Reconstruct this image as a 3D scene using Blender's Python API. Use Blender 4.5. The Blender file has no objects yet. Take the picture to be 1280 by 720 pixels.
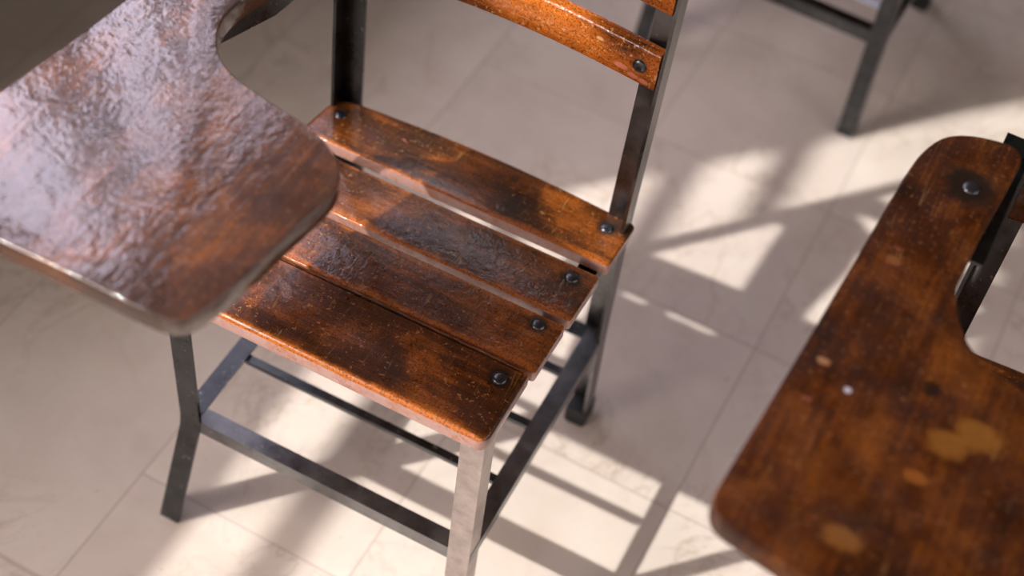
import bpy, bmesh, math, random
from mathutils import Vector, Matrix
random.seed(7)
S = bpy.context.scene
COL = S.collection

# ------------------------------------------------------------------ camera, light, exposure
cam_d = bpy.data.cameras.new('camera')
cam = bpy.data.objects.new('camera', cam_d); COL.objects.link(cam)
CAM = Vector((0.5080914, -0.81563429, 1.79741735))
MR = ((0.887551787529863, -0.4050498901024461, 0.21951403367562075),
      (0.4513837344624097, 0.6691583813325843, -0.5903217639178863),
      (0.09222011014585713, 0.6230262010705104, 0.7767456495303555))
cam.matrix_world = Matrix.Translation(CAM) @ Matrix(MR).to_4x4()
cam_d.sensor_width = 36.0
cam_d.lens = 1901.3 / 1280 * 36
cam_d.clip_start = 0.05
cam_d.dof.use_dof = True
cam_d.dof.focus_distance = 1.65
cam_d.dof.aperture_fstop = 2.2
S.camera = cam

S.view_settings.view_transform = 'Standard'
S.view_settings.look = 'None'
S.view_settings.gamma = 1.0
S.view_settings.use_curve_mapping = False
S.view_settings.exposure = 0.0

w = bpy.data.worlds.new('world'); S.world = w; w.use_nodes = True
w.node_tree.nodes['Background'].inputs[0].default_value = (0.75, 0.80, 1.0, 1)
w.node_tree.nodes['Background'].inputs[1].default_value = 0.4

SUN_A, SUN_B = 0.76, 0.78          # travel in x and y per metre of fall
sd = bpy.data.lights.new('sun', 'SUN'); sun = bpy.data.objects.new('sun', sd); COL.objects.link(sun)
sd.energy = 5.0; sd.angle = math.radians(0.8); sd.color = (1.0, 1.0, 0.96)
sun.rotation_euler = Vector((SUN_A, SUN_B, -1)).to_track_quat('-Z', 'Y').to_euler()
sun.location = (-4, -4, 5)

def area(name, loc, direction, sx, sy, radiance, color):
    d = bpy.data.lights.new(name, 'AREA'); o = bpy.data.objects.new(name, d); COL.objects.link(o)
    d.shape = 'RECTANGLE'; d.size = sx; d.size_y = sy; d.color = color
    d.energy = radiance * sx * sy * math.pi
    q = Vector(direction).to_track_quat('-Z', 'Y'); o.rotation_euler = q.to_euler(); o.location = loc
    return o
# daylight at the two left windows, then added lights for sheen and ambient fill
area('sky_and_fill', (-1.75, 1.75, 2.45), (1, 0, 0), 3.0, 2.4, 6.2, (0.88, 0.80, 1.0))
area('sky_and_fill', (-1.75, -1.70, 2.40), (1, 0, 0), 3.2, 2.4, 21.0, (1.0, 0.885, 0.83))
area('sky_and_fill', (-0.9, 3.3, 2.6), (0, -1, 0), 1.2, 1.8, 2.4, (0.90, 0.90, 1.0))  # added light behind the back wall, for a sheen on the slats
area('sky_and_fill', (4.25, 0.2, 1.95), (-1, 0, 0), 4.4, 1.9, 3.1, (1.0, 0.90, 0.84))  # added ambient fill from the right
area('sky_and_fill', (1.0, -3.75, 1.95), (0, 1, 0), 3.6, 1.9, 1.3, (1.0, 0.90, 0.86))  # added ambient fill from behind the camera

# ------------------------------------------------------------------ helpers
def link(name, me, mat, parent=None):
    o = bpy.data.objects.new(name, me); COL.objects.link(o)
    if mat: me.materials.append(mat)
    if parent: o.parent = parent
    return o
def obj(name, bm, mat, parent=None, smooth=True, angle=35):
    me = bpy.data.meshes.new(name)
    bmesh.ops.recalc_face_normals(bm, faces=bm.faces[:])
    if smooth:
        for f in bm.faces: f.smooth = True
        for e in bm.edges:
            if len(e.link_faces) == 2 and e.calc_face_angle(0) > math.radians(angle): e.smooth = False
    bm.to_mesh(me); bm.free()
    return link(name, me, mat, parent)
def struct(name, bm, mat):
    o = obj(name, bm, mat, None, smooth=False); o['kind'] = 'structure'; return o
def box(bm, lo, hi):
    vs = [bm.verts.new((x, y, z)) for z in (lo[2], hi[2]) for x, y in ((lo[0], lo[1]), (hi[0], lo[1]), (hi[0], hi[1]), (lo[0], hi[1]))]
    for f in ((3, 2, 1, 0), (4, 5, 6, 7), (0, 1, 5, 4), (1, 2, 6, 5), (2, 3, 7, 6), (3, 0, 4, 7)):
        bm.faces.new([vs[i] for i in f])
    return vs
def sweep(bm, sec, path):
    """section: list of offset Vectors (closed loop), same at every path point"""
    rings = [[bm.verts.new(Vector(p) + Vector(s)) for s in sec] for p in path]
    n = len(sec)
    for a, b in zip(rings, rings[1:]):
        for i in range(n): bm.faces.new((a[i], a[(i+1) % n], b[(i+1) % n], b[i]))
    bm.faces.new(rings[0][::-1]); bm.faces.new(rings[-1])
def angle_sec(u, v, wu, wv, t):
    """L-shaped section: corner at the origin, flanges along u (length wu) and v (length wv)"""
    u, v = Vector(u), Vector(v)
    r = t * 0.6
    return [u*r*0, u*wu, u*wu + v*t, u*t + v*t, u*t + v*wv, v*wv][0:6]
def rounded(poly, radii, n=7):
    """round the corners of a 2-D polygon"""
    out = []; m = len(poly)
    for i, p in enumerate(poly):
        r = radii[i]
        p = Vector(p); a = Vector(poly[i-1]) - p; b = Vector(poly[(i+1) % m]) - p
        if r <= 0: out.append(p); continue
        la, lb = a.length, b.length; a.normalize(); b.normalize()
        th = a.angle(b); d = min(r / math.tan(th/2), la*0.49, lb*0.49); r2 = d * math.tan(th/2)
        c = p + (a+b).normalized() * (r2 / math.sin(th/2))
        s = p + a*d; e = p + b*d
        a0 = math.atan2(s.y-c.y, s.x-c.x); a1 = math.atan2(e.y-c.y, e.x-c.x)
        da = (a1-a0+math.pi) % (2*math.pi) - math.pi
        for k in range(n+1):
            t = a0 + da*k/n; out.append(Vector((c.x+r2*math.cos(t), c.y+r2*math.sin(t))))
    return out
def smooth_closed(pts, sub=4):
    """Catmull-Rom through a closed list of 2-D points"""
    out = []; n = len(pts)
    for i in range(n):
        p0, p1, p2, p3 = (Vector(pts[(i+k-1) % n]) for k in range(4))
        for k in range(sub):
            t = k/sub
            out.append(0.5*((2*p1) + (p2-p0)*t + (2*p0-5*p1+4*p2-p3)*t*t + (3*p1-p0-3*p2+p3)*t**3))
    return out
def slab(outline, z0, z1, top_r, bot_r, steps=4, wob=0.0):
    """a board from a 2-D outline, with rounded upper and lower edges"""
    bm = bmesh.new(); n = len(outline)
    nor = []
    ar = sum(outline[i].x*outline[(i+1) % n].y - outline[(i+1) % n].x*outline[i].y for i in range(n))
    sg = 1 if ar > 0 else -1
    for i in range(n):
        t = (outline[(i+1) % n] - outline[i-1]); t.normalize(); nor.append(Vector((-t.y, t.x))*sg)
    prof = []
    for k in range(steps+1):
        a = math.pi/2*k/steps; prof.append((bot_r*(1-math.sin(a)), z0 + bot_r*(1-math.cos(a))))
    for k in range(steps+1):
        a = math.pi/2*k/steps; prof.append((top_r*(1-math.cos(a)), z1 - top_r*(1-math.sin(a))))
    rings = []
    for ins, z in prof:
        rings.append([bm.verts.new((outline[i].x+nor[i].x*ins, outline[i].y+nor[i].y*ins,
                      z + (wob*math.sin(outline[i].x*37+1)*math.cos(outline[i].y*29) if wob else 0))) for i in range(n)])
    for a, b in zip(rings, rings[1:]):
        for i in range(n): bm.faces.new((a[i], a[(i+1) % n], b[(i+1) % n], b[i]))
    bm.faces.new(rings[0][::-1]); bm.faces.new(rings[-1])
    return bm
def dome(bm, c, r, h, axis=(0, 0, 1), rings=5, seg=18, slot=True):
    q = Vector((0, 0, 1)).rotation_difference(Vector(axis)); c = Vector(c); prev = None
    low = [bm.verts.new(c + q @ Vector((r*math.cos(2*math.pi*i/seg), r*math.sin(2*math.pi*i/seg), -0.002))) for i in range(seg)]
    prev = low
    for k in range(rings):
        a = math.pi/2*k/rings
        cur = [bm.verts.new(c + q @ Vector((r*math.cos(a)*math.cos(2*math.pi*i/seg), r*math.cos(a)*math.sin(2*math.pi*i/seg), h*math.sin(a)))) for i in range(seg)]
        for i in range(seg): bm.faces.new((prev[i], prev[(i+1) % seg], cur[(i+1) % seg], cur[i]))
        prev = cur
    bm.faces.new(prev)

# ------------------------------------------------------------------ materials
class N:
    def __init__(s, name):
        s.m = bpy.data.materials.new(name); s.m.use_nodes = True; s.t = s.m.node_tree
        s.b = s.t.nodes['Principled BSDF']; s.tc = s.t.nodes.new('ShaderNodeTexCoord')
    def nd(s, typ, **kw):
        n = s.t.nodes.new(typ)
        for k, v in kw.items():
            if hasattr(n, k): setattr(n, k, v)
        return n
    def l(s, a, b): s.t.links.new(a, b)
    def setv(s, sock, v):
        if hasattr(v, 'node'): s.l(v, sock)
        else: sock.default_value = v
    def mapping(s, scale=(1, 1, 1), rot=(0, 0, 0), loc=(0, 0, 0), src=None):
        n = s.nd('ShaderNodeMapping'); s.l(src or s.tc.outputs['Object'], n.inputs[0])
        n.inputs['Scale'].default_value = scale; n.inputs['Rotation'].default_value = rot; n.inputs['Location'].default_value = loc
        return n.outputs[0]
    def noise(s, vec, scale, detail=4, rough=0.55, dist=0.0):
        n = s.nd('ShaderNodeTexNoise'); s.l(vec, n.inputs['Vector']); n.inputs['Scale'].default_value = scale
        n.inputs['Detail'].default_value = detail; n.inputs['Roughness'].default_value = rough; n.inputs['Distortion'].default_value = dist
        return n.outputs['Fac']
    def ramp(s, fac, stops):
        n = s.nd('ShaderNodeValToRGB'); s.l(fac, n.inputs[0]); e = n.color_ramp.elements
        while len(e) < len(stops): e.new(0.5)
        for i, (p, c) in enumerate(stops):
            e[i].position = p; e[i].color = (c, c, c, 1) if isinstance(c, (int, float)) else (*c, 1)
        return n.outputs[0]
    def mix(s, fac, a, b, mode='MIX'):
        n = s.nd('ShaderNodeMix'); n.data_type = 'RGBA'; n.blend_type = mode
        s.setv(n.inputs[0], fac)
        for k, v in ((6, a), (7, b)): s.setv(n.inputs[k], v if hasattr(v, 'node') else (*v, 1))
        return n.outputs[2]
    def math(s, op, a, b=0.0, clamp=False):
        n = s.nd('ShaderNodeMath'); n.operation = op; n.use_clamp = clamp; s.setv(n.inputs[0], a); s.setv(n.inputs[1], b); return n.outputs[0]
    def bump(s, h, strength, dist):
        n = s.nd('ShaderNodeBump'); s.l(h, n.inputs['Height']); n.inputs['Strength'].default_value = strength; n.inputs['Distance'].default_value = dist
        s.l(n.outputs[0], s.b.inputs['Normal']); return n

def wood(name, axis='x', dark=(0.032, 0.010, 0.003), mid=(0.100, 0.026, 0.004), light=(0.41, 0.105, 0.012),
         seed=0.0, specks=0.5, bump=0.25, bumpscale=70, rough=0.28, coat=0.5, scratches=0.5, blotch=8.0, stains=(), edges=None, side=None, sth=0.66, fine_bump=0.0, coat_rough=0.07, coat_ior=1.5):
    g = N(name)
    gs = {'x': (5, 130, 130), 'y': (130, 5, 130)}[axis]
    off = (seed, seed*1.7, seed*0.6)
    base = g.mapping(loc=off)
    grain = g.noise(g.mapping(scale=gs, loc=off), 1.0, 5, 0.6, 0.3)
    big = g.noise(base, blotch, 4, 0.6, 0.4)
    fiber = g.noise(g.mapping(scale=tuple(v*3.2 for v in gs), loc=off), 1.0, 3, 0.7, 0.2)
    f = g.math('ADD', g.math('MULTIPLY', big, 0.80), g.math('ADD', g.math('MULTIPLY', grain, 0.32), g.math('MULTIPLY', fiber, 0.22)))
    if edges:                      # varnish worn to a lighter orange along the long edges
        ys = g.nd('ShaderNodeSeparateXYZ'); g.l(base, ys.inputs[0])
        yy = g.math('SUBTRACT', ys.outputs[1], seed*1.7)
        dd = g.math('MINIMUM', g.math('SUBTRACT', yy, edges[0]), g.math('SUBTRACT', edges[1], yy))
        wear = g.ramp(g.math('ADD', dd, g.math('MULTIPLY', g.math('SUBTRACT', g.noise(base, 45, 3, 0.6), 0.5), 0.016)), [(0.0, 1.0), (0.010, 0.0)])
        f = g.math('ADD', f, g.math('MULTIPLY', wear, edges[2]))
    col = g.ramp(f, [(0.50, dark), (0.65, mid), (0.84, light)])
    fine = g.noise(base, 420, 2, 0.6)
    col = g.mix(g.math('MULTIPLY', g.ramp(fine, [(0.38, 1.0), (0.5, 0.0)]), 0.6), col, tuple(c*0.45 for c in dark))
    # tan specks and missing flakes of varnish
    sp = g.ramp(g.noise(base, 190, 2, 0.7), [(sth, 0.0), (sth+0.03, 1.0)])
    col = g.mix(g.math('MULTIPLY', sp, specks), col, (0.46, 0.20, 0.07))
    fl = g.ramp(g.noise(g.mapping(loc=(seed+3, seed, 1), scale=(0.75, 1.25, 1)), 52, 2, 0.5), [(0.735, 0.0), (0.75, 1.0)])
    col = g.mix(g.math('MULTIPLY', fl, min(1, specks*1.3)), col, (0.42, 0.14, 0.085))
    # thin scratches in two directions
    for k, (rz, sc) in enumerate(((0.9, (90, 3.2, 3)), (2.3, (80, 3.5, 3)))):
        n = g.noise(g.mapping(scale=sc, rot=(0, 0, rz), loc=(seed*3+k*5, 2, 0)), 1.0, 1.5, 0.5, 0.5)
        li = g.ramp(g.math('ABSOLUTE', g.math('SUBTRACT', n, 0.5)), [(0.0, 1.0), (0.006, 0.0)])
        gate = g.ramp(g.noise(base, 22+5*k, 2, 0.5), [(0.55, 0.0), (0.62, 1.0)])
        col = g.mix(g.math('MULTIPLY', g.math('MULTIPLY', li, gate), scratches), col, (0.36, 0.19, 0.06))
    # stains with a shape and place of their own: (x, y, rx, ry, colour, amount)
    for (sx, sy, rx, ry, c, amt, *up) in stains:
        if up: mp = g.mapping(scale=(1/rx, 0.0, 1/ry), loc=(-sx/rx, 0, -sy/ry))
        else: mp = g.mapping(scale=(1/rx, 1/ry, 0.0), loc=(-sx/rx, -sy/ry, 0))
        wv = g.nd('ShaderNodeVectorMath'); wv.operation = 'LENGTH'
        nz = g.nd('ShaderNodeTexNoise'); g.l(mp, nz.inputs['Vector']); nz.inputs['Scale'].default_value = 1.6
        ad = g.nd('ShaderNodeVectorMath'); ad.operation = 'MULTIPLY_ADD'
        g.l(nz.outputs['Color'], ad.inputs[0]); ad.inputs[1].default_value = (0.9, 0.0, 0.9) if up else (0.9, 0.9, 0)
        sb = g.nd('ShaderNodeVectorMath'); sb.operation = 'ADD'; g.l(mp, sb.inputs[0]); sb.inputs[1].default_value = (-0.45, 0, -0.45) if up else (-0.45, -0.45, 0)
        g.l(sb.outputs[0], ad.inputs[2]); g.l(ad.outputs[0], wv.inputs[0])
        ms = g.ramp(wv.outputs['Value'], [(0.55, 1.0), (1.0, 0.0)])
        col = g.mix(g.math('MULTIPLY', ms, amt), col, c)
    if side:                       # pale sheen painted into the colour of side and end faces
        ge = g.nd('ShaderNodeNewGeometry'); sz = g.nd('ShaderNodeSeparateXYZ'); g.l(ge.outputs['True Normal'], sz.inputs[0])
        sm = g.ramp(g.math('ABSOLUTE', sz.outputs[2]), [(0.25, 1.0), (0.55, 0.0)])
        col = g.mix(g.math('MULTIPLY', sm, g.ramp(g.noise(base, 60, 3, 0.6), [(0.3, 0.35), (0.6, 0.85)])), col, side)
    g.l(col, g.b.inputs['Base Color'])
    rg = g.ramp(g.noise(base, 30, 4, 0.6), [(0.3, rough*0.7), (0.75, rough*1.7)])
    g.l(rg, g.b.inputs['Roughness'])
    g.b.inputs['Coat Weight'].default_value = coat; g.b.inputs['Coat IOR'].default_value = coat_ior; g.b.inputs['Coat Roughness'].default_value = coat_rough; g.b.inputs['Specular IOR Level'].default_value = 0.25
    h = g.math('ADD', g.math('MULTIPLY', g.noise(base, bumpscale, 3, 0.6, 0.6), 1.0), g.math('ADD', g.math('MULTIPLY', grain, 0.25), g.math('MULTIPLY', g.noise(base, bumpscale*4.5, 3, 0.65), fine_bump)))
    bp = g.bump(h, bump, 0.004)
    g.l(bp.outputs[0], g.b.inputs['Coat Normal'])
    return g.m

def metal(name, base=(0.085, 0.09, 0.095), chips=0.7, rough=0.30, metallic=1.0):
    g = N(name); c = g.mapping()
    n1 = g.noise(c, 26, 5, 0.65); n2 = g.noise(c, 260, 3, 0.6)
    col = g.ramp(n1, [(0.35, tuple(x*0.75 for x in base)), (0.7, tuple(x*1.35 for x in base))])
    ch = g.ramp(g.noise(c, 150, 3, 0.6), [(0.66, 0.0), (0.70, 1.0)])
    col = g.mix(g.math('MULTIPLY', ch, chips), col, (0.42, 0.38, 0.35))
    g.l(col, g.b.inputs['Base Color'])
    g.b.inputs['Metallic'].default_value = metallic
    g.l(g.ramp(n1, [(0.3, rough*0.8), (0.7, rough*1.25)]), g.b.inputs['Roughness'])
    g.bump(g.math('ADD', n1, g.math('MULTIPLY', n2, 0.4)), 0.15, 0.002)
    return g.m

def plain(name, col, rough=0.8, metallic=0.0, bump=0.1, scale=60):
    g = N(name); n = g.noise(g.mapping(), scale, 4, 0.6)
    g.l(g.ramp(n, [(0.3, tuple(c*0.9 for c in col)), (0.7, tuple(min(1, c*1.08) for c in col))]), g.b.inputs['Base Color'])
    g.b.inputs['Roughness'].default_value = rough; g.b.inputs['Metallic'].default_value = metallic
    g.bump(n, bump, 0.003); return g.m

TS, TR, TX, TY = 0.320961, -0.0157927, -0.2846817, -0.00016
def floor_mat():
    g = N('marble_floor_tiles')
    co = g.mapping(rot=(0, 0, -TR), loc=(0, 0, 0))
    sep = g.nd('ShaderNodeSeparateXYZ'); g.l(co, sep.inputs[0])
    ux = g.math('DIVIDE', g.math('SUBTRACT', sep.outputs[0], TX), TS)
    uy = g.math('DIVIDE', g.math('SUBTRACT', sep.outputs[1], TY), TS)
    left = g.math('LESS_THAN', ux, 0.0)
    uy = g.math('ADD', g.math('MULTIPLY', uy, g.math('SUBTRACT', 1.0, g.math('MULTIPLY', left, 0.5))), g.math('MULTIPLY', left, 0.3))
    fx, fy = g.math('FLOOR', ux), g.math('FLOOR', uy)
    def edge(u):
        fr = g.math('FRACT', u); return g.math('MINIMUM', fr, g.math('SUBTRACT', 1.0, fr))
    ed = g.math('MINIMUM', edge(ux), edge(uy))
    joint = g.ramp(ed, [(0.0, 1.0), (0.0035, 0.6), (0.007, 0.0)])
    cell = g.nd('ShaderNodeCombineXYZ'); g.l(fx, cell.inputs[0]); g.l(fy, cell.inputs[1])
    wn = g.nd('ShaderNodeTexWhiteNoise'); wn.noise_dimensions = '3D'; g.l(cell.outputs[0], wn.inputs[0])
    off = g.nd('ShaderNodeVectorMath'); off.operation = 'MULTIPLY_ADD'
    g.l(wn.outputs['Color'], off.inputs[0]); off.inputs[1].default_value = (7, 7, 7); g.l(co, off.inputs[2])
    v = off.outputs[0]
    cloud = g.noise(v, 5.5, 5, 0.6, 0.6)
    col = g.ramp(cloud, [(0.3, (0.60, 0.50, 0.43)), (0.5, (0.66, 0.56, 0.49)), (0.72, (0.71, 0.61, 0.53))])
    pink = g.ramp(g.noise(v, 9, 4, 0.6, 1.0), [(0.52, 0.0), (0.75, 1.0)])
    col = g.mix(g.math('MULTIPLY', pink, 0.22), col, (0.62, 0.44, 0.38))
    # veins: thin meandering lines
    for sc, wd, amt, cc in ((4.2, 0.007, 0.60, (0.38, 0.28, 0.20)), (9.0, 0.007, 0.42, (0.42, 0.31, 0.27))):
        n = g.noise(g.mapping(scale=(1.0, 0.8, 1), rot=(0, 0, 0.6), src=v), sc, 6, 0.62, 1.3)
        ln = g.ramp(g.math('ABSOLUTE', g.math('SUBTRACT', n, 0.5)), [(0.0, 1.0), (wd, 0.35), (wd*3.5, 0.0)])
        gate = g.ramp(g.noise(v, 3.5, 2, 0.5), [(0.42, 0.0), (0.6, 1.0)])
        col = g.mix(g.math('MULTIPLY', g.math('MULTIPLY', ln, gate), amt), col, cc)
    sp = g.ramp(g.noise(v, 95, 2, 0.6), [(0.73, 0.0), (0.76, 1.0)])
    col = g.mix(g.math('MULTIPLY', sp, 0.45), col, (0.30, 0.21, 0.17))
    tone = g.math('ADD', 0.96, g.math('MULTIPLY', wn.outputs['Value'], 0.06))
    hs = g.nd('ShaderNodeHueSaturation'); g.l(col, hs.inputs['Color']); g.l(tone, hs.inputs['Value']); col = hs.outputs[0]
    col = g.mix(g.math('MULTIPLY', joint, 0.55), col, (0.30, 0.23, 0.19))
    g.l(col, g.b.inputs['Base Color'])
    g.b.inputs['Roughness'].default_value = 0.42; g.b.inputs['Specular IOR Level'].default_value = 0.35
    g.bump(g.math('SUBTRACT', g.math('MULTIPLY', g.noise(v, 14, 4, 0.6), 0.15), joint), 0.25, 0.0015)
    return g.m

M_FLOOR = floor_mat()
M_WALL = plain('painted_plaster', (0.12, 0.125, 0.085), 0.85)
M_CEIL = plain('ceiling_paint', (0.055, 0.04, 0.026), 0.9)
M_FRAME = plain('window_frame_paint', (0.16, 0.15, 0.14), 0.5)
BOLT_Y = (0.069, 0.166, 0.256, 0.358)
SLAT_Y = ((-0.012, 0.096), (0.100, 0.183), (0.192, 0.279), (0.296, 0.402))
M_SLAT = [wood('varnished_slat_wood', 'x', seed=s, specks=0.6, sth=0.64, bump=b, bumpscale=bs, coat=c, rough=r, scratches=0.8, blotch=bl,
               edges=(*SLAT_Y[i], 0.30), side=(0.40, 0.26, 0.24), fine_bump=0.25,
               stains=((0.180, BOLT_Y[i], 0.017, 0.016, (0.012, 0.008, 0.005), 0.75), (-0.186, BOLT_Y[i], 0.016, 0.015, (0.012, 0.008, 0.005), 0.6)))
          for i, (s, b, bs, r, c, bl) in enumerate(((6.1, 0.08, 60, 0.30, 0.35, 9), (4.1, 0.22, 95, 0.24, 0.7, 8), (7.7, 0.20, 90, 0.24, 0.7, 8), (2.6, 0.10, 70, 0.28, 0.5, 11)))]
M_BACK = wood('varnished_back_wood', 'x', seed=9.2,
              stains=((0.150, 0.668, 0.011, 0.005, (0.55, 0.17, 0.10), 0.9, 1), (0.166, 0.663, 0.009, 0.004, (0.55, 0.17, 0.10), 0.9, 1),
                      (0.180, 0.662, 0.008, 0.004, (0.55, 0.17, 0.10), 0.9, 1), (0.120, 0.690, 0.006, 0.003, (0.55, 0.30, 0.12), 0.8, 1),
                      (0.172, 0.681, 0.015, 0.012, (0.04, 0.012, 0.004), 0.6, 1)), mid=(0.30, 0.070, 0.007), light=(0.50, 0.13, 0.016), specks=0.95, sth=0.61, scratches=0.8, fine_bump=0.2, bump=0.18, bumpscale=120, coat=0.7, rough=0.22)
M_BACK2 = wood('shaded_back_wood', 'x', seed=5.2, dark=(0.02, 0.008, 0.004), mid=(0.045, 0.014, 0.005), light=(0.09, 0.028, 0.008), specks=0.3, coat=0.4)  # shade on the unlit back slats put into a darker wood colour
M_TAB1 = wood('worn_tablet_wood', 'y', seed=5.5, dark=(0.030, 0.014, 0.009), mid=(0.055, 0.020, 0.012), light=(0.16, 0.052, 0.016),
              specks=0.25, fine_bump=0.30, coat_rough=0.05, bump=0.21, bumpscale=28, rough=0.32, coat=1.0, coat_ior=1.68, scratches=0.2, blotch=11)
M_TAB2 = wood('smooth_tablet_wood', 'y', seed=3.4, dark=(0.022, 0.007, 0.002), mid=(0.068, 0.016, 0.0025), light=(0.20, 0.058, 0.006),
              sth=0.62, specks=0.22, bump=0.10, bumpscale=30, rough=0.40, coat=0.0, scratches=0.35, blotch=13,
              stains=((-0.241, 0.280, 0.034, 0.030, (0.012, 0.008, 0.005), 0.92),
                      (-0.150, 0.004, 0.026, 0.019, (0.25, 0.10, 0.016), 0.75),
                      (-0.170, -0.018, 0.022, 0.017, (0.25, 0.10, 0.016), 0.70),
                      (-0.184, -0.063, 0.014, 0.008, (0.30, 0.10, 0.02), 0.65),
                      (-0.217, -0.149, 0.022, 0.013, (0.25, 0.10, 0.02), 0.60),
                      (-0.200, 0.030, 0.011, 0.010, (0.012, 0.006, 0.003), 0.85),
                      (-0.276, 0.151, 0.010, 0.007, (0.26, 0.10, 0.03), 0.55),
                      (-0.292, 0.008, 0.008, 0.005, (0.40, 0.20, 0.09), 0.7),
                      (-0.263, -0.010, 0.0045, 0.004, (0.50, 0.48, 0.55), 0.9)))
M_METAL = metal('grey_painted_steel')
M_WORN = metal('worn_bare_steel', base=(0.42, 0.37, 0.36), chips=0.4, rough=0.38, metallic=1.0)
M_STRETCH = metal('lighter_grey_steel', base=(0.19, 0.19, 0.195), chips=0.6, rough=0.33)  # lighter grey base for the front stretcher and right-hand frame parts
M_BOLT = metal('dark_bolt_steel', base=(0.10, 0.10, 0.11), chips=0.2, rough=0.3, metallic=0.9)
M_RUBBER = plain('black_rubber', (0.02, 0.02, 0.02), 0.6)

# ------------------------------------------------------------------ the room
bm = bmesh.new(); box(bm, (-1.42, -3.62, -0.1), (4.12, 3.12, 0.0)); struct('floor', bm, M_FLOOR)
bm = bmesh.new(); box(bm, (-1.42, -3.62, 3.5), (4.12, 3.12, 3.6)); struct('ceiling', bm, M_CEIL)
def wall(name, axis, a0, a1, lo, hi, holes):
    """axis 'x': wall plane normal x between a0 and a1; holes = (u0, u1, z0, z1)"""
    bm = bmesh.new()
    def b(u0, u1, z0, z1):
        if u1-u0 < 1e-6 or z1-z0 < 1e-6: return
        if axis == 'x': box(bm, (a0, u0, z0), (a1, u1, z1))
        else: box(bm, (u0, a0, z0), (u1, a1, z1))
    u = lo
    for (u0, u1, z0, z1) in sorted(holes):
        b(u, u0, 0, 3.5); b(u0, u1, 0, z0); b(u0, u1, z1, 3.5); u = u1
    b(u, hi, 0, 3.5)
    return struct(name, bm, M_WALL)
W_NEAR = (-2.45, -0.545, 1.47, 2.72)
W_FAR = (0.50, 2.95, 1.47, 3.26)
W_B = (-1.25, -0.68, 2.30, 3.34)
W_R = (-2.0, 2.4, 1.0, 2.9)
W_F = (-0.8, 2.8, 1.0, 2.9)
wall('wall_left', 'x', -1.42, -1.30, -3.62, 3.12, [W_NEAR, W_FAR])
wall('wall_right', 'x', 4.0, 4.12, -3.62, 3.12, [W_R])
wall('wall_back', 'y', 3.0, 3.12, -1.30, 4.0, [W_B])
wall('wall_front', 'y', -3.62, -3.5, -1.30, 4.0, [W_F])
def window(name, axis, a, hole, verts, hors, wv=0.05, wh=0.04, dep=0.02, stays=()):
    u0, u1, z0, z1 = hole; bm = bmesh.new()
    def b(p0, p1, q0, q1):
        if axis == 'x': box(bm, (a-dep, p0, q0), (a+dep, p1, q1))
        else: box(bm, (p0, a-dep, q0), (p1, a+dep, q1))
    b(u0, u1, z0, z0+0.03); b(u0, u1, z1-0.03, z1); b(u0, u0+0.03, z0+0.03, z1-0.03); b(u1-0.03, u1, z0+0.03, z1-0.03)
    for v in verts: b(v-wv/2, v+wv/2, z0+0.03, z1-0.03)
    for h in hors:
        xs = sorted([u0+0.03] + [q for v in verts for q in (v-wv/2, v+wv/2)] + [u1-0.03])
        for i in range(0, len(xs), 2): b(xs[i], xs[i+1], h-wh/2, h+wh/2)
    for z, a0, a1 in stays: b(a0, a1, z-0.012, z+0.012)
    return struct(name, bm, M_FRAME)
window('window_1', 'x', -1.36, W_NEAR, (), (1.71,), wh=0.03, stays=((1.96, -0.86, -0.575), (2.154, -0.80, -0.575)))
window('window_2', 'x', -1.36, W_FAR, (0.93, 1.30, 1.67, 2.04, 2.41), (), wv=0.16)
window('sheen_window_5', 'y', 3.06, W_B, (), ())  # added opening, placed so its light gives the middle slats a sheen
window('fill_window_3', 'x', 4.06, W_R, (-0.9, 0.2, 1.3), (1.9,))  # added opening that lets in the right-hand fill light
window('fill_window_4', 'y', -3.56, W_F, (0.1, 1.0, 1.9), (1.9,))  # added opening for the fill light behind the camera

# ------------------------------------------------------------------ tablet-arm chairs
HW, DEP, HS = 0.201, 0.384, 0.213        # half width, depth, stretcher height
TILT = -0.130                             # the seat drops towards the back
def seat_z(y): return 0.440 + TILT*(y-0.35)
ZT = 0.765                               # top of the writing tablet
T_RIM = [(-0.189, -0.212), (-0.134, -0.211), (-0.079, -0.211), (-0.040, -0.211), (-0.016, -0.206), (-0.003, -0.188), (0.008, -0.138), (0.014, -0.081),
         (0.021, -0.027), (0.017, 0.001), (0.003, 0.019), (-0.018, 0.033), (-0.041, 0.042), (-0.085, 0.050), (-0.131, 0.060), (-0.158, 0.074),
         (-0.176, 0.094), (-0.186, 0.115), (-0.189, 0.138), (-0.186, 0.165), (-0.176, 0.205), (-0.164, 0.250), (-0.158, 0.310), (-0.164, 0.355), (-0.180, 0.378),
         (-0.214, 0.386), (-0.240, 0.382), (-0.260, 0.358), (-0.270, 0.300), (-0.278, 0.200), (-0.283, 0.095), (-0.289, 0.030), (-0.296, -0.021),
         (-0.304, -0.080), (-0.312, -0.140), (-0.316, -0.175), (-0.312, -0.198), (-0.295, -0.210), (-0.250, -0.212)]
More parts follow.
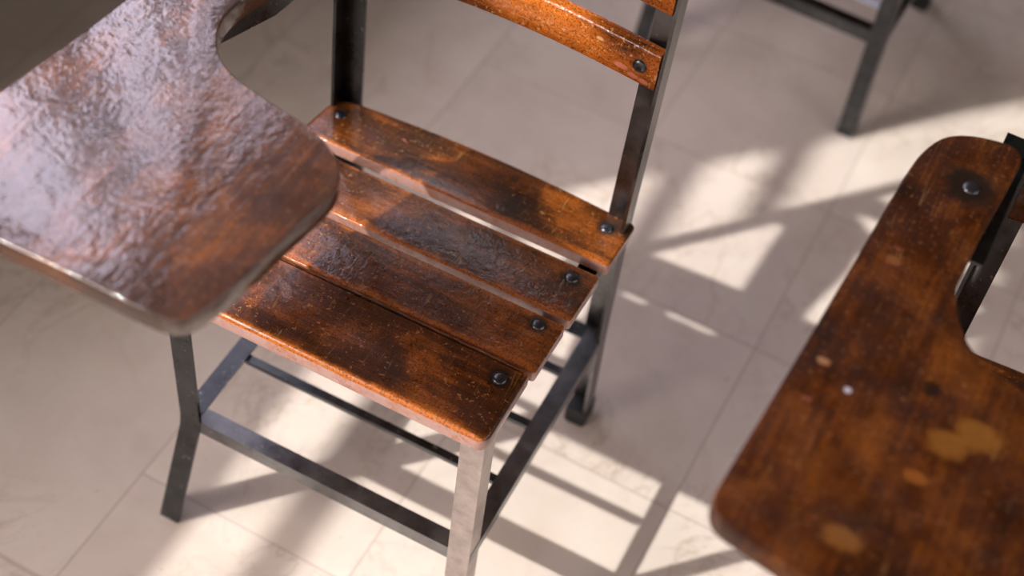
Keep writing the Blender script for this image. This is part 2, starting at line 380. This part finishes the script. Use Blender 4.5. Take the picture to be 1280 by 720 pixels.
T2_RIM = [(-0.242, -0.196), (-0.254, -0.194), (-0.296, -0.187), (-0.312, -0.181), (-0.321, -0.166), (-0.321, -0.144), (-0.317, -0.070), (-0.313, 0.012), (-0.306, 0.166), (-0.304, 0.218),
          (-0.301, 0.271), (-0.297, 0.301), (-0.287, 0.329), (-0.270, 0.346), (-0.246, 0.356), (-0.222, 0.359), (-0.210, 0.350), (-0.208, 0.328), (-0.211, 0.277),
          (-0.214, 0.235), (-0.215, 0.187), (-0.216, 0.158), (-0.214, 0.146), (-0.205, 0.123), (-0.195, 0.107), (-0.183, 0.092), (-0.162, 0.080),
          (-0.130, 0.071), (-0.085, 0.062), (-0.050, 0.052), (-0.022, 0.036), (-0.008, 0.010), (-0.006, -0.030), (-0.014, -0.100), (-0.022, -0.160),
          (-0.034, -0.185), (-0.060, -0.196), (-0.120, -0.198), (-0.190, -0.197)]

def make_chair(label, loc, rz, rim, mtab, ZT=ZT, tab_label=None, kick_l=(0.027, 0.036), worn=True, br0=0.17, mback=None, brk=None):
    root = bpy.data.objects.new('tablet_arm_chair', None); COL.objects.link(root)
    root.empty_display_size = 0.1
    root.location = loc; root.rotation_euler = (0, 0, rz)
    root['label'] = label; root['category'] = 'chair'
    X, Y, Z = Vector((1, 0, 0)), Vector((0, 1, 0)), Vector((0, 0, 1))
    ST = 0.004
    # front legs
    for s in (-1, 1):
        kx, ky = (kick_l if s < 0 else (0.006, 0.016))
        bm = bmesh.new()
        sec = angle_sec(-X*s, Y, 0.028, 0.028, ST)
        zt = seat_z(0.0) - 0.026
        p = [(s*(HW+kx), -ky, 0.0)]
        a, b, c = Vector(p[0]), Vector((s*HW, 0, HS-0.012)), Vector((s*HW, 0, zt))
        for t in (0.06, 0.3, 0.6, 0.85): p.append(tuple(a.lerp(b, t)))
        p.append(tuple(b.lerp(a, 0.05)+Vector((0, 0, 0)))); p.append((s*HW-0.0*s, 0.0, HS)); 
        p += [(s*HW, 0, HS+0.012), (s*HW, 0, zt)]
        sweep(bm, sec, p); obj('front_leg', bm, M_METAL if (s < 0 or not worn) else M_WORN, root, angle=25)
    # rear legs that run on upwards as the back posts
    for s in (-1, 1):
        bm = bmesh.new()
        yb = DEP + 0.004
        sec = angle_sec(-X*s, -Y, 0.030, 0.028, ST)
        dx = -0.006 if s < 0 else 0.0
        path = [(s*HW, yb+0.020, 0.0), (s*HW, yb+0.004, HS), (s*HW+dx*0.6, yb, 0.44), (s*HW+dx, yb+0.014, 0.70), (s*HW+dx, yb+0.034, 0.98)]
        o = obj('rear_leg', (sweep(bm, sec, path), bm)[1], M_STRETCH if (worn and s > 0) else M_METAL, root, angle=25)
        bm = bmesh.new(); x0, x1 = sorted((s*(HW+0.002), s*(HW-0.030)))
        out = rounded([(x0, yb-0.014), (x1, yb-0.014), (x1, yb+0.026), (x0, yb+0.026)], [0.006]*4, 4)
        bm.free(); bm = slab(out, 0.0, 0.032, 0.003, 0.002, 2)
        obj('rubber_foot', bm, M_RUBBER, o)
    # stretchers
    t = 0.003
    bm = bmesh.new(); sweep(bm, angle_sec(Y, -Z, 0.022, 0.024, t), [(-HW+0.004, 0.001, HS), (HW-0.004, 0.001, HS)]); obj('front_stretcher', bm, M_STRETCH if worn else M_METAL, root)
    bm = bmesh.new(); sweep(bm, angle_sec(-Y, -Z, 0.022, 0.024, t), [(-HW+0.004, DEP, HS), (HW-0.004, DEP, HS)]); obj('rear_stretcher', bm, M_METAL, root)
    for s in (-1, 1):
        bm = bmesh.new(); sweep(bm, angle_sec(-X*s, -Z, 0.024, 0.020, t), [(s*(HW+0.0005), 0.003, HS+0.001), (s*(HW+0.0005), DEP, HS+0.001)]); obj('side_stretcher', bm, M_STRETCH if (worn and s > 0) else M_METAL, root)
    # book rack bars under the seat
    for yb in (0.110, 0.203, 0.297):
        bm = bmesh.new(); sweep(bm, angle_sec(Y, -Z, 0.011, 0.007, 0.003), [(-HW+0.022, yb, HS-0.004), (HW-0.022, yb, HS-0.004)]); obj('rack_bar', bm, M_METAL, root)
    # seat rails
    for s in (-1, 1):
        bm = bmesh.new(); k = seat_z
        sec = angle_sec(-X*s, -Z, 0.024, 0.022, t)
        sweep(bm, sec, [(s*(HW-0.004), 0.005, k(0.005)-0.0185), (s*(HW-0.004), DEP, k(DEP)-0.0185)]); obj('seat_rail', bm, M_METAL, root)
    bm = bmesh.new(); sweep(bm, angle_sec(Y, -Z, 0.022, 0.016, t), [(-HW+0.006, 0.002, seat_z(0.002)-0.0185), (HW-0.006, 0.002, seat_z(0.002)-0.0185)]); obj('front_rail', bm, M_METAL, root)
    # seat slats: (front y, rear y, left x, right x, corner radii fl fr rr rl, edge radius)
    slats = [(-0.012, 0.0960, -0.206, 0.206, (0.016, 0.014, 0.005, 0.006), 0.0075, 0.022),
             (0.1000, 0.1830, -0.208, 0.208, (0.004, 0.004, 0.004, 0.004), 0.0030, 0.018),
             (0.1920, 0.2790, -0.208, 0.208, (0.004, 0.004, 0.004, 0.004), 0.0030, 0.018),
             (0.2960, 0.3920, -0.209, 0.209, (0.012, 0.004, 0.008, 0.030), 0.0030, 0.018)]
    tilts = (-0.01, -0.095, -0.13, -0.165)
    for i, (y0, y1, x0, x1, rr, er, th) in enumerate(slats):
        bul = 0.006 if i == 3 else 0.0015
        poly = [(x0, y0), (x1, y0), (x1-0.001, y1-bul), (x0+0.001, y1-bul)]
        out = rounded(poly, rr, 6)
        if i == 3:   # rear edge of the last slat bows backwards and clears the posts
            out2 = []
            for p in out: out2.append(p)
            res = []
            for a, b in zip(out2, out2[1:]+out2[:1]):
                res.append(a)
                if abs(a.y-(y1-bul)) < 1e-4 and abs(b.y-(y1-bul)) < 1e-4 and abs(a.x-b.x) > 0.2:
                    for q in range(1, 12): 
                        x = a.x + (b.x-a.x)*q/12; res.append(Vector((x, y1-bul + 0.010*math.sin(math.pi*q/12))))
            out = res
        bm = slab(out, -th, 0.0, er, 0.002, 4)
        for v in bm.verts:
            y, z = v.co.y, v.co.z
            yc = (y0+y1)/2; v.co.z = seat_z(yc) + tilts[i]*(y-yc) + z
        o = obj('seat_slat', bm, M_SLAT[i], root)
        ry = (0.069, 0.166, 0.256, 0.358)[i]
        for bx in (-0.1855, 0.180):
            bm = bmesh.new(); dome(bm, (bx, ry-(0.006 if i == 3 and bx < 0 else 0), seat_z((y0+y1)/2)+tilts[i]*(ry-(y0+y1)/2)), 0.0088, 0.0042, (0, -tilts[i], 1)); obj('bolt', bm, M_BOLT, o)
    # back slats, bowed between the posts
    for i, (z0, z1) in enumerate(((0.655, 0.706), (0.758, 0.812), (0.875, 0.930))):
        bm = bmesh.new(); rings = []
        n = 20
        for k in range(n+1):
            x = -0.194 + 0.388*k/n
            lean = 0.014*(z0-0.44)/0.26
            yy = DEP - 0.0005 + lean + 0.016*math.sin(math.pi*k/n) - 0.004
            pr = [(-0.014, z0+0.002), (-0.012, z0), (0, z0), (0.001, z1), (-0.010, z1), (-0.0135, z1-0.0035)]
            rings.append([bm.verts.new((x, yy+a, z + 0.0015*(random.random()-0.5)*0)) for a, z in pr])
        for a, b in zip(rings, rings[1:]):
            for q in range(6): bm.faces.new((a[q], a[(q+1) % 6], b[(q+1) % 6], b[q]))
        bm.faces.new(rings[0][::-1]); bm.faces.new(rings[-1])
        o = obj('back_slat', bm, mback or M_BACK, root, angle=50)
        for bx in (-0.176, 0.172):
            kk = math.sin(math.pi*(bx+0.194)/0.388)
            bm = bmesh.new(); dome(bm, (bx, DEP + 0.014*(z0-0.44)/0.26 + 0.016*kk - 0.0185, (z0+z1)/2), 0.0085, 0.004, (0, -1, 0)); obj('bolt', bm, M_BOLT, o)
    # writing tablet with its steel support
    out = smooth_closed([Vector(p) for p in rim], 3)
    bm = slab(out, ZT-0.024, ZT, 0.0022, 0.002, 5)
    tb = obj('writing_tablet', bm, mtab, root, angle=60)
    if tab_label: tb['label'] = tab_label
    bm = bmesh.new(); sweep(bm, angle_sec(X*-1, -Z, 0.030, 0.026, t), brk or [(-HW+0.0, br0, ZT-0.0245), (-HW+0.0, DEP+0.02, ZT-0.0245)]); obj('tablet_bracket', bm, M_METAL, root)
    bm = bmesh.new(); sweep(bm, [Vector(q) for q in ((0, -0.011, 0), (0, 0.011, 0), (-0.004, 0.011, 0), (-0.004, -0.011, 0))],
          [(-HW-0.003, 0.235, 0.44), (-HW-0.018, 0.18, 0.60), (-HW-0.045, 0.11, ZT-0.027)]); obj('tablet_strut', bm, M_METAL, root)
    bm = bmesh.new(); dome(bm, (-0.241, 0.280, ZT), 0.0085, 0.003); obj('bolt', bm, M_BOLT, tb)
    return root

chair = make_chair('centre wooden slat chair with rough worn tablet arm and four bare seat slats', (0, 0, 0), 0.0, [(x+0.012, y-0.011) for x, y in T_RIM], M_TAB1, 0.78, 'rough worn writing tablet with a purplish sheen',
                   brk=[(-0.196, 0.110, 0.7555), (-0.168, 0.190, 0.7555), (-0.160, 0.260, 0.7555), (-0.170, DEP, 0.7555)])
def pose(o, wx, wy, rz):   # origin so that the chair's rear left post stays where it stands
    return (o[0], o[1], 0), rz
chair2 = make_chair('wooden chair whose smooth reddish brown tablet arm fills the right edge', (0.776, 0.024, 0), math.radians(-1.0), T2_RIM, M_TAB2, ZT, 'smooth reddish brown writing tablet with pale patches', br0=0.215, mback=M_BACK2)
chair3 = make_chair('black steel chair frame standing behind the others, only its lower legs in view', (0.143, 1.165, 0), math.radians(-2.5), T2_RIM, M_TAB2, kick_l=(0.012, 0.016), worn=False)

shade_chair = make_chair('unseen tablet arm chair added in the row behind to shade the floor', (0.93, 1.20, 0), math.radians(-2.0), T2_RIM, M_TAB2)  # added out of view to darken the floor at upper right

# ------------------------------------------------------------------ unseen table, added left of the view to shade the floor corner
root = bpy.data.objects.new('shade_table', None); COL.objects.link(root)
root.location = (-0.99, 1.12, 0); root['label'] = 'unseen table added to shade the floor near the window wall'; root['category'] = 'table'
bm = slab(rounded([(-0.29, -0.80), (0.29, -0.80), (0.29, 0.80), (-0.29, 0.80)], [0.02]*4, 4), 0.62, 0.65, 0.004, 0.003, 3)
obj('table_top', bm, M_TAB2, root)
for x in (-0.25, 0.0):
    for y in (-0.75, 0.75):
        bm = slab(rounded([(x-0.02, y-0.02), (x+0.02, y-0.02), (x+0.02, y+0.02), (x-0.02, y+0.02)], [0.004]*4, 3), 0.0, 0.62, 0.001, 0.002, 2)
        obj('leg', bm, M_TAB2, root)
bm = bmesh.new(); box(bm, (-0.26, -0.76, 0.55), (-0.24, 0.76, 0.618)); box(bm, (-0.01, -0.76, 0.55), (0.01, 0.76, 0.618)); obj('apron', bm, M_TAB2, root, smooth=False)

# ------------------------------------------------------------------ booklet on the rack of the chair behind
M_BOOK = plain('pale_blue_paper', (0.62, 0.66, 0.86), 0.5); M_RED = plain('red_print', (0.62, 0.05, 0.03), 0.5)
root = bpy.data.objects.new('booklet', None); COL.objects.link(root)
root.location = (0.250, 1.291, HS-0.003); root.rotation_euler = (0, 0, math.radians(-3))
root['label'] = 'small pale blue and red booklet lying on the rack of the black steel chair behind'; root['category'] = 'booklet'
obj('cover', slab(rounded([(-0.065, -0.066), (0.065, -0.066), (0.065, 0.066), (-0.065, 0.066)], [0.003]*4, 3), 0.0, 0.010, 0.001, 0.001, 2), M_BOOK, root)
obj('printed_panel', slab(rounded([(-0.056, -0.056), (0.056, -0.056), (0.056, 0.056), (-0.056, 0.056)], [0.002]*4, 3), 0.0100, 0.0106, 0.0001, 0.0001, 1), M_RED, root)
